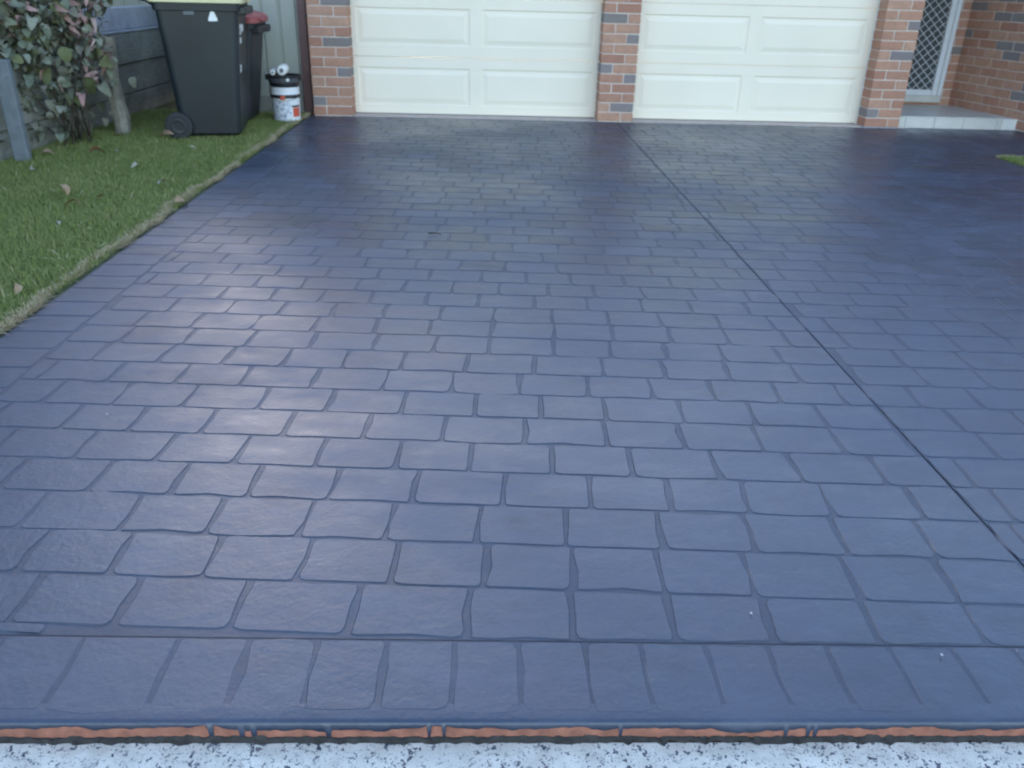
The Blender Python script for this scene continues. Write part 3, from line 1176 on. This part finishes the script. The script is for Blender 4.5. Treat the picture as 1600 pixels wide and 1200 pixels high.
for tip in stem_tips:
    b0 = Vector((random.gauss(-3.0, 0.05), random.gauss(6.3, 0.12), -0.02))
    t_ = Vector(tip)
    mid1 = b0.lerp(t_, 0.4) + Vector((random.gauss(0, 0.03), random.gauss(0, 0.03), 0.1))
    mid2 = b0.lerp(t_, 0.75) + Vector((random.gauss(0, 0.03), random.gauss(0, 0.03), 0.06))
    MB().tube([b0 - SHR, mid1 - SHR, mid2 - SHR, t_ - SHR], 0.008, 6, 0.003).build('stem', m_stem, shrub, True)

# ------------------------------------------------------------------ tall unseen hedge beyond the sleeper wall, added to darken the driveway's reflection
hv = MB()
random.seed(31)
for i in range(5200):
    y_ = random.uniform(3.2, 15.5)
    z_ = random.uniform(0.15, 3.3 + 0.35 * math.sin(y_ * 1.3) + 0.25 * math.sin(y_ * 3.7))
    x_ = -4.25 - abs(random.gauss(0, 0.35)) - 0.25 * abs(math.sin(y_ * 2.1 + z_))
    if random.random() < 0.3:
        x_ = random.uniform(-6.0, -4.3)
        z_ = 3.2 + 0.35 * math.sin(y_ * 1.3) + random.gauss(0, 0.12)
    M = Matrix.Rotation(random.uniform(0, 6.28), 3, 'Z') @ Matrix.Rotation(random.gauss(-0.5, 0.8), 3, 'X') * random.uniform(2.0, 3.6)
    hv.add([M @ v + Vector((x_, y_, z_)) for v in bv], bf)
o = hv.build('added_hedge', m_leafgreen, None, True)
stuff(o, 'unseen tall green hedge added behind the sleeper wall for its dark reflection', 'hedge')

# ------------------------------------------------------------------ wheelie bins
def wheelie_bin(name, label, loc, rz, L0, L1, W0, W1, Ht, body_mat, lid_mat, wheel_r):
    """front of the bin is +X, wheels and handle at -X; L is front to back, W side to side (0 base, 1 rim)"""
    t = thing(name, label, 'wheelie bin', loc, rz, 'wheelie bins by the fence')
    rimz = Ht * 0.90

    def rr(cx0, cx1, hw, z, r=0.05, n_=4):
        pts = []
        for (sx, sy, a0) in ((1, -1, -90), (1, 1, 0), (-1, 1, 90), (-1, -1, 180)):
            cxx = cx1 - r if sx > 0 else cx0 + r
            cyy = (hw - r) * sy
            for i in range(n_ + 1):
                a = R(a0 + 90 * i / n_)
                pts.append((cxx + r * math.cos(a), cyy + r * math.sin(a), z))
        return pts

    rings = []
    front_base = L0 * 0.5
    for k, (tt, dz) in enumerate(((0.0, 0.025), (0.02, 0.0), (0.5, 0), (0.93, 0), (0.935, 0), (1.0, 0))):
        z = 0.025 + (rimz - 0.025) * tt
        bulge = 0.0
        if k == 0:
            bulge = -0.02
        xb = -L0 * 0.5 - (L1 - L0) * 0.45 * tt
        xf = front_base + (L1 - L0) * 0.55 * tt
        hw = (W0 + (W1 - W0) * tt) / 2
        if k >= 4:
            bulge = 0.014
        rings.append(rr(xb - bulge, xf + bulge, hw + bulge, z))
    n_ = len(rings[0])
    vs_ = [p for r_ in rings for p in r_]
    fs_ = [(j * n_ + i, j * n_ + (i + 1) % n_, (j + 1) * n_ + (i + 1) % n_, (j + 1) * n_ + i) for j in range(len(rings) - 1) for i in range(n_)]
    fs_.append(tuple(range(n_))[::-1])
    MB().add(vs_, fs_).build('body', body_mat, t)
    xb1, xf1, hw1 = -L0 * 0.5 - (L1 - L0) * 0.45, front_base + (L1 - L0) * 0.55, W1 / 2
    # lid: shallow dome, overhanging at the front
    lr = []
    for ins, z in ((-0.03, rimz - 0.012), (-0.032, rimz + 0.03), (0.0, rimz + 0.055), (0.10, rimz + 0.085), (0.20, rimz + 0.092)):
        lr.append(rr(xb1 + ins, xf1 - ins, hw1 - ins * 0.9, z + 0.004, 0.05))
    vs_ = [p for r_ in lr for p in r_]
    fs_ = [(j * n_ + i, j * n_ + (i + 1) % n_, (j + 1) * n_ + (i + 1) % n_, (j + 1) * n_ + i) for j in range(len(lr) - 1) for i in range(n_)]
    fs_.append(tuple(range((len(lr) - 1) * n_, len(lr) * n_)))
    fs_.append(tuple(range(n_))[::-1])
    lid = MB().add(vs_, fs_).build('lid', lid_mat, t)
    MB().bevbox(xf1 + 0.030, xf1 + 0.058, -0.10, 0.10, rimz + 0.004, rimz + 0.03, 0.006).build('lid_grip', lid_mat, lid)
    # lifting comb under the rim at the front
    MB().bevbox(xf1 - 0.055, xf1 + 0.050, -hw1 + 0.03, hw1 - 0.03, rimz - 0.085, rimz - 0.030, 0.008).build('lifting_bar', body_mat, t)
    # rear handle
    h = MB()
    h.tube([(xb1 - 0.012, -hw1 + 0.05, rimz - 0.02), (xb1 - 0.085, -hw1 + 0.06, rimz + 0.01), (xb1 - 0.09, 0, rimz + 0.012), (xb1 - 0.085, hw1 - 0.06, rimz + 0.01), (xb1 - 0.012, hw1 - 0.05, rimz - 0.02)], 0.014, 8)
    h.build('handle', body_mat, t, True)
    ax = -L0 * 0.5 - 0.005
    MB().tube([(ax, -W0 / 2 - 0.03, wheel_r), (ax, W0 / 2 + 0.03, wheel_r)], 0.012, 8).build('axle', m_core, t, True)
    for s in (-1, 1):
        w = MB().lathe([(0.0, -0.024), (wheel_r * 0.8, -0.024), (wheel_r * 0.97, -0.02), (wheel_r, -0.008), (wheel_r, 0.008), (wheel_r * 0.97, 0.02), (wheel_r * 0.8, 0.024), (0.0, 0.024)], 24, (0, 0, 0), 'y').build('wheel', m_rubber, t, False, (ax, s * (W0 / 2 + 0.032), wheel_r))
        MB().lathe([(0.0, s * 0.021), (wheel_r * 0.5, s * 0.026), (wheel_r * 0.55, s * 0.025), (wheel_r * 0.6, s * 0.020)], 16, (0, 0, 0), 'y').build('hub', body_mat, w)
    return t, dict(xb1=xb1, xf1=xf1, hw1=hw1, rimz=rimz, L0=L0, L1=L1, W0=W0, W1=W1)


big, D = wheelie_bin('wheelie_bin', 'big dark green wheelie bin with yellow lid in front on the lawn', (-2.155, 6.80, 0.0), R(9), 0.43, 0.585, 0.50, 0.575, 1.062, m_bin, m_yellow, 0.10)


def side_decal(name, mat, shape, cx_, cz_):
    """thin sticker on the bin's near side (its -Y face)"""
    tt = (cz_ - 0.025) / (D['rimz'] - 0.025)
    hw = (D['W0'] + (D['W1'] - D['W0']) * tt) / 2
    tilt = math.atan2((D['W1'] - D['W0']) / 2, D['rimz'] - 0.025)
    n_ = len(shape)
    vs_ = [(x, -0.0012, z) for x, z in shape] + [(x, 0.002, z) for x, z in shape]
    fs_ = [tuple(range(n_)), tuple(range(n_, 2 * n_))[::-1]] + [(i, n_ + i, n_ + (i + 1) % n_, (i + 1) % n_) for i in range(n_)]
    o_ = MB().add(vs_, fs_).build(name, mat, big, False, (cx_, -hw - 0.0015, cz_))
    o_.rotation_euler = (tilt, 0, 0)
    return o_


side_decal('sticker', m_sticker, [(-0.030, -0.034), (0.030, -0.034), (0.033, -0.022), (0.012, 0.030), (0.0, 0.036), (-0.010, 0.030), (-0.031, -0.022)], 0.115, 0.862)
side_decal('embossed_label', m_greylabel, [(-0.036, -0.016), (0.036, -0.016), (0.036, 0.016), (-0.036, 0.016)], -0.045, 0.884)


def front_decal(mat, w, h_, y_, z_, disc=False):
    tt = (z_ - 0.025) / (D['rimz'] - 0.025)
    xf = D['L0'] * 0.5 + (D['L1'] - D['L0']) * 0.55 * tt
    tilt = math.atan2((D['L1'] - D['L0']) * 0.55, D['rimz'] - 0.025)
    if disc:
        sh = [(w / 2 * math.cos(a), h_ / 2 * math.sin(a)) for a in np.linspace(0, 2 * math.pi, 14, endpoint=False)]
    else:
        sh = [(-w / 2, -h_ / 2), (w / 2, -h_ / 2), (w / 2, h_ / 2), (-w / 2, h_ / 2)]
    n_ = len(sh)
    vs_ = [(0.0012, a, b) for a, b in sh] + [(-0.002, a, b) for a, b in sh]
    fs_ = [tuple(range(n_)), tuple(range(n_, 2 * n_))[::-1]] + [(i, n_ + i, n_ + (i + 1) % n_, (i + 1) % n_) for i in range(n_)]
    o_ = MB().add(vs_, fs_).build('sticker', mat, big, False, (xf + 0.0015, y_, z_))
    o_.rotation_euler = (0, tilt, 0)
    return o_


front_decal(m_sticker, 0.05, 0.035, -0.17, 0.79)
front_decal(m_sticker, 0.045, 0.030, -0.165, 0.75)
front_decal(m_sticker, 0.13, 0.055, -0.05, 0.775, True)
front_decal(m_sticker, 0.07, 0.040, -0.15, 0.695)
front_decal(m_sticker, 0.045, 0.055, -0.17, 0.50)

wheelie_bin('wheelie_bin', 'smaller black wheelie bin with red lid behind the big green bin', (-2.235, 7.52, 0.0), R(2), 0.40, 0.60, 0.42, 0.50, 0.885, m_bin2, m_red, 0.10)

# ------------------------------------------------------------------ paint pail, tub and roller sleeves
PX_, PY_ = -1.765, 7.56
pail = thing('paint_pail', 'white paint pail with black bands and red print by the fence post', 'paint pail', (PX_, PY_, 0.0))
MB().lathe([(0.0, 0.004), (0.108, 0.004), (0.112, 0.010), (0.1175, 0.195), (0.1215, 0.200), (0.1215, 0.232), (0.118, 0.236), (0.1195, 0.285), (0.113, 0.286), (0.0, 0.286)], 36).build('body', m_pail, pail, False)
MB().lathe([(0.118, 0.196), (0.1245, 0.199), (0.1245, 0.226), (0.118, 0.229)], 36).build('black_band', m_blackplastic, pail)


def wrap(name, mat, a0, a1, z0, z1, r0, r1, n_=10):
    vs_, fs_ = [], []
    for i in range(n_ + 1):
        a = R(a0 + (a1 - a0) * i / n_)
        vs_ += [(r0 * math.cos(a), r0 * math.sin(a), z0), (r1 * math.cos(a), r1 * math.sin(a), z1)]
    for i in range(n_):
        fs_.append((i * 2, i * 2 + 2, i * 2 + 3, i * 2 + 1))
    return MB().add(vs_, fs_).build(name, mat, pail, True)


rad = lambda z: 0.112 + (0.1175 - 0.112) * (z - 0.01) / 0.185
wrap('printed_label', m_labelblue, -178, -58, 0.018, 0.168, rad(0.018) + 0.0012, rad(0.168) + 0.0012, 18)
wrap('red_label_panel', m_orange, -50, -12, 0.045, 0.120, rad(0.045) + 0.0015, rad(0.120) + 0.0015)
wrap('label_bar', m_blackplastic, -54, -10, 0.124, 0.140, rad(0.124) + 0.0015, rad(0.140) + 0.0015)
wrap('label_seal', m_orange, -98, -80, 0.186, 0.222, 0.1265, 0.1265, 4)
hd = MB()
hd.tube([(0.128 * math.cos(R(a)), 0.128 * math.sin(R(a)), 0.21 - 0.035 * math.sin(R(a)) ** 2 * (1 if math.sin(R(a)) < 0 else 0)) for a in range(-180, 1, 12)], 0.0022, 5)
hd.build('wire_handle', m_core, pail, True)

tub = thing('plastic_tub', 'shallow black plastic tub stacked on top of the white paint pail', 'tub', (PX_ + 0.002, PY_, 0.287))
MB().lathe([(0.0, 0.0), (0.118, 0.0), (0.124, 0.012), (0.126, 0.030), (0.128, 0.034), (0.133, 0.078), (0.141, 0.080), (0.143, 0.092), (0.133, 0.094), (0.126, 0.040), (0.0, 0.03)], 36).build('body', m_blackplastic, tub)
MB().lathe([(0.127, 0.034), (0.1325, 0.038), (0.137, 0.070), (0.132, 0.074)], 36).build('worn_band', simple('worn_dark_plastic', (0.07, 0.072, 0.08), 0.5, 0.5, 30), tub)
for s in (-1, 1):
    MB().bevbox(s * 0.146 - 0.010, s * 0.146 + 0.010, -0.028, 0.028, 0.050, 0.094, 0.004).build('side_grip', m_blackplastic, tub)
MB().lathe([(0.0, -0.004), (0.013, -0.004), (0.014, 0.0), (0.013, 0.004)], 12, (0.058, -0.130, 0.062), 'y').build('paint_spot', m_sticker, tub)


def roller(label, loc, r, L_):
    t = thing('roller_sleeve', label, 'paint roller', loc, R(6))
    n_ = 22
    MB().lathe([(r * 0.42, 0.0), (r * 0.85, -0.002), (r, 0.006), (r * 1.02, L_ * 0.5), (r, L_ - 0.006), (r * 0.85, L_), (r * 0.42, L_)], n_, (0, 0, 0), 'y').build('nap', m_fluff, t, True)
    MB().lathe([(0.0, 0.004), (r * 0.40, 0.004), (r * 0.43, -0.003), (r * 0.36, -0.004), (r * 0.30, 0.001)], n_, (0, 0, 0), 'y').build('core', m_core, t, True)
    return t


roller('large white paint roller sleeve lying across the black tub', (PX_ + 0.012, PY_ - 0.115, 0.287 + 0.094 + 0.041), 0.040, 0.215)
roller('small white paint roller sleeve beside the large one on the tub', (PX_ - 0.068, PY_ - 0.105, 0.287 + 0.094 + 0.023), 0.022, 0.19)

# ------------------------------------------------------------------ lawns
def blades(n_, sampler, hmin, hmax, width, lean, zbase=0.0):
    P = sampler(n_)
    n_ = len(P)
    h_ = rng.uniform(hmin, hmax, n_)
    az = rng.uniform(0, 2 * np.pi, n_)
    ln = np.abs(rng.normal(0, lean, n_)) + 0.15
    w = rng.uniform(0.6, 1.3, n_) * width
    fx = rng.uniform(0, np.pi, n_)
    dx, dy = np.cos(az), np.sin(az)
    sx, sy = np.cos(fx), np.sin(fx)
    V = np.zeros((n_, 5, 3))
    for j, (t, ww) in enumerate(((0.0, 1.0), (0.55, 0.8))):
        off_ = ln * h_ * t ** 1.6
        cxy = np.stack([P[:, 0] + dx * off_, P[:, 1] + dy * off_], 1)
        z = zbase + h_ * t * np.cos(np.clip(ln * t * 0.8, 0, 1.3))
        V[:, 2 * j, 0] = cxy[:, 0] - sx * w * ww / 2
        V[:, 2 * j, 1] = cxy[:, 1] - sy * w * ww / 2
        V[:, 2 * j, 2] = z
        V[:, 2 * j + 1, 0] = cxy[:, 0] + sx * w * ww / 2
        V[:, 2 * j + 1, 1] = cxy[:, 1] + sy * w * ww / 2
        V[:, 2 * j + 1, 2] = z
    off_ = ln * h_
    V[:, 4, 0] = P[:, 0] + dx * off_
    V[:, 4, 1] = P[:, 1] + dy * off_
    V[:, 4, 2] = zbase + h_ * np.cos(np.clip(ln * 0.8, 0, 1.3))
    base = np.arange(n_)[:, None] * 5
    T = np.concatenate([base + np.array([[0, 1, 3]]), base + np.array([[0, 3, 2]]), base + np.array([[2, 3, 4]])], 1).reshape(-1, 3)
    return V.reshape(-1, 3), T


def tri_mesh(name, V, T, mat):
    me = bpy.data.meshes.new(name)
    me.vertices.add(len(V))
    me.vertices.foreach_set('co', V.astype(np.float32).ravel())
    me.loops.add(len(T) * 3)
    me.loops.foreach_set('vertex_index', T.astype(np.int32).ravel())
    me.polygons.add(len(T))
    me.polygons.foreach_set('loop_start', np.arange(0, len(T) * 3, 3, dtype=np.int32))
    me.materials.append(mat)
    me.update(calc_edges=True)
    me.validate()
    return me


def left_lawn(n_):
    y = rng.uniform(2.2, 8.02, n_ * 2)
    x = rng.uniform(-3.6, -1.655, n_ * 2)
    ok = (x > -1.63 - 0.56 * (y - 2.6) - 0.5) & ((x > -3.14) | (y < 2.55))
    # density falls with distance
    ok &= rng.random(n_ * 2) < np.clip(1.25 - 0.11 * (y - 2.2), 0.45, 1)
    # patchy
    return np.stack([x[ok], y[ok]], 1)[:n_]


V, T = blades(170000, left_lawn, 0.014, 0.042, 0.0032, 0.75, -0.004)
o = link('lawn_grass', tri_mesh('lawn_grass', V, T, m_grass))
stuff(o, 'green mown lawn grass left of the driveway', 'grass')


def edge_strip(n_):
    y = rng.uniform(2.2, 7.95, n_)
    wv = 0.020 * np.sin(y * 5.1) + 0.012 * np.sin(y * 13.7 + 1) + 0.008 * np.sin(y * 31)
    x = X_LEFT - 0.03 + wv * 0.8 - np.abs(rng.normal(0, 0.015, n_)) * (0.6 + 0.7 * (np.sin(y * 3.3) > -0.3))
    x = np.minimum(x, X_LEFT + 0.012)
    ok = rng.random(n_) < np.clip(1.15 - 0.13 * (y - 3.0), 0.3, 1)
    ok &= (np.sin(y * 7.3) + np.sin(y * 17.1 + 2) + np.sin(y * 2.9 + 1) + 2.5 > rng.uniform(0, 2.6, n_))
    return np.stack([x[ok], y[ok]], 1)


V, T = blades(34000, edge_strip, 0.012, 0.036, 0.0034, 1.0, 0.0)
o = link('dry_edge_grass', tri_mesh('dry_edge_grass', V, T, m_straw))
stuff(o, 'strip of dead straw coloured grass along the driveway edge', 'grass')


def lawn_straw(n_):
    P = left_lawn(n_)
    return P


V, T = blades(900, lawn_straw, 0.015, 0.05, 0.003, 1.3, 0.012)
o = link('dry_grass_clippings', tri_mesh('dry_grass_clippings', V, T, m_straw))
stuff(o, 'dry straw clippings scattered through the left lawn', 'grass')


def right_lawn(n_):
    return np.stack([rng.uniform(X_RIGHT + 0.015, 4.6, n_), rng.uniform(5.2, Y_RLAWN - 0.01, n_)], 1)


V, T = blades(16000, right_lawn, 0.014, 0.045, 0.004, 0.7, -0.006)
o = link('lawn_grass', tri_mesh('lawn_grass', V, T, m_grass))
stuff(o, 'corner of green lawn at the right edge beyond the driveway', 'grass')
V, T = blades(1500, lambda k: np.stack([rng.uniform(X_RIGHT, 4.6, k), Y_RLAWN - np.abs(rng.normal(0, 0.015, k))], 1), 0.01, 0.03, 0.004, 1.0, 0.0)
o = link('dry_edge_grass', tri_mesh('dry_edge_grass', V, T, m_straw))
stuff(o, 'thin dry edge of the lawn corner at the right', 'grass')

# ------------------------------------------------------------------ fallen leaves, twig, petals
leafD = [leaf_mesh('fallen_leaf', m_dryleaf, 0.10, 0.050, c) for c in (0.5, 1.0)]
leafW = [leaf_mesh('fallen_leaf', m_paleleaf, 0.085, 0.030, c) for c in (0.4, 0.9)]
random.seed(77)
fallen = [(-2.997, 5.726, leafD, 'brown fallen leaf on the lawn beside the blue grey stake', 1.1),
          (-2.782, 5.161, leafW, 'pale fallen leaf on the lawn nearest the left photo edge', 1.1),
          (-1.877, 4.884, leafW, 'white curled fallen leaf on the lawn near the driveway edge', 1.15),
          (-2.268, 4.532, leafD, 'brown fallen leaf in the middle of the lawn, left of its pair', 0.9),
          (-2.092, 4.561, leafD, 'reddish fallen leaf in the middle of the lawn, right of its pair', 0.9),
          (-2.124, 4.343, leafD, 'small curled brown leaf just below the pair on the lawn', 0.7),
          (-2.043, 3.933, leafW, 'small white fallen leaf in the foreground half of the lawn', 0.7),
          (-1.789, 3.053, leafD, 'tan fallen leaf nearest the camera on the lawn', 0.6),
          (-2.452, 6.40, leafD, 'brown fallen leaf against the wheel of the green bin', 1.25),
          (-2.529, 5.824, leafW, 'pale upright fallen leaf in the lawn below the timber post', 0.9),
          (-2.700, 5.766, leafD, 'flat brown leaf in the lawn below the timber post', 1.0),
          (-1.66, 4.41, leafD, 'brown leaf caught in the dry grass edge beside the driveway', 0.9),
          (-2.109, 6.018, leafW, 'small pale leaf on the lawn in front of the green bin', 0.7),
          (-2.246, 5.422, leafW, 'thin pale leaf on the far half of the lawn', 0.8),
          (-2.78, 6.50, leafD, 'pale brown leaf at the foot of the timber post', 1.3)]
for x, y, kinds, lab, s in fallen:
    o = link('fallen_leaf', random.choice(kinds), None, (x, y, 0.038), (random.gauss(0, 0.35), random.gauss(0, 0.35), random.uniform(0, 6.28)))
    o.scale = (s, s, s)
    tag(o, lab, 'leaf', 'fallen leaves on the lawn')
o = MB().tube([(-0.03, 0.006, 0), (-0.008, -0.002, 0.003), (0.012, 0.0, 0.002), (0.032, -0.008, 0.0)], 0.0035, 6, 0.002).build('twig', m_twig, None, True, (-0.262, 3.957, 0.0095))
tag(o, 'short dark twig lying in the middle of the driveway', 'twig')
for x, y, lab in ((0.523, 1.257, 'tiny white fleck on the driveway near the front border course'), (0.847, 1.146, 'tiny white fleck on the front border course at right'), (-1.051, 2.058, 'tiny white fleck on the driveway towards the left edge')):
    o = MB().lathe([(0.0, 0.0), (0.0045, 0.0), (0.003, 0.002), (0.0, 0.0022)], 7).build('fleck', m_petal, None, False, (x, y, 0.0065))
    o.scale = (0.55, 0.8, 0.4)
    tag(o, lab, 'fleck', 'white flecks on the driveway')
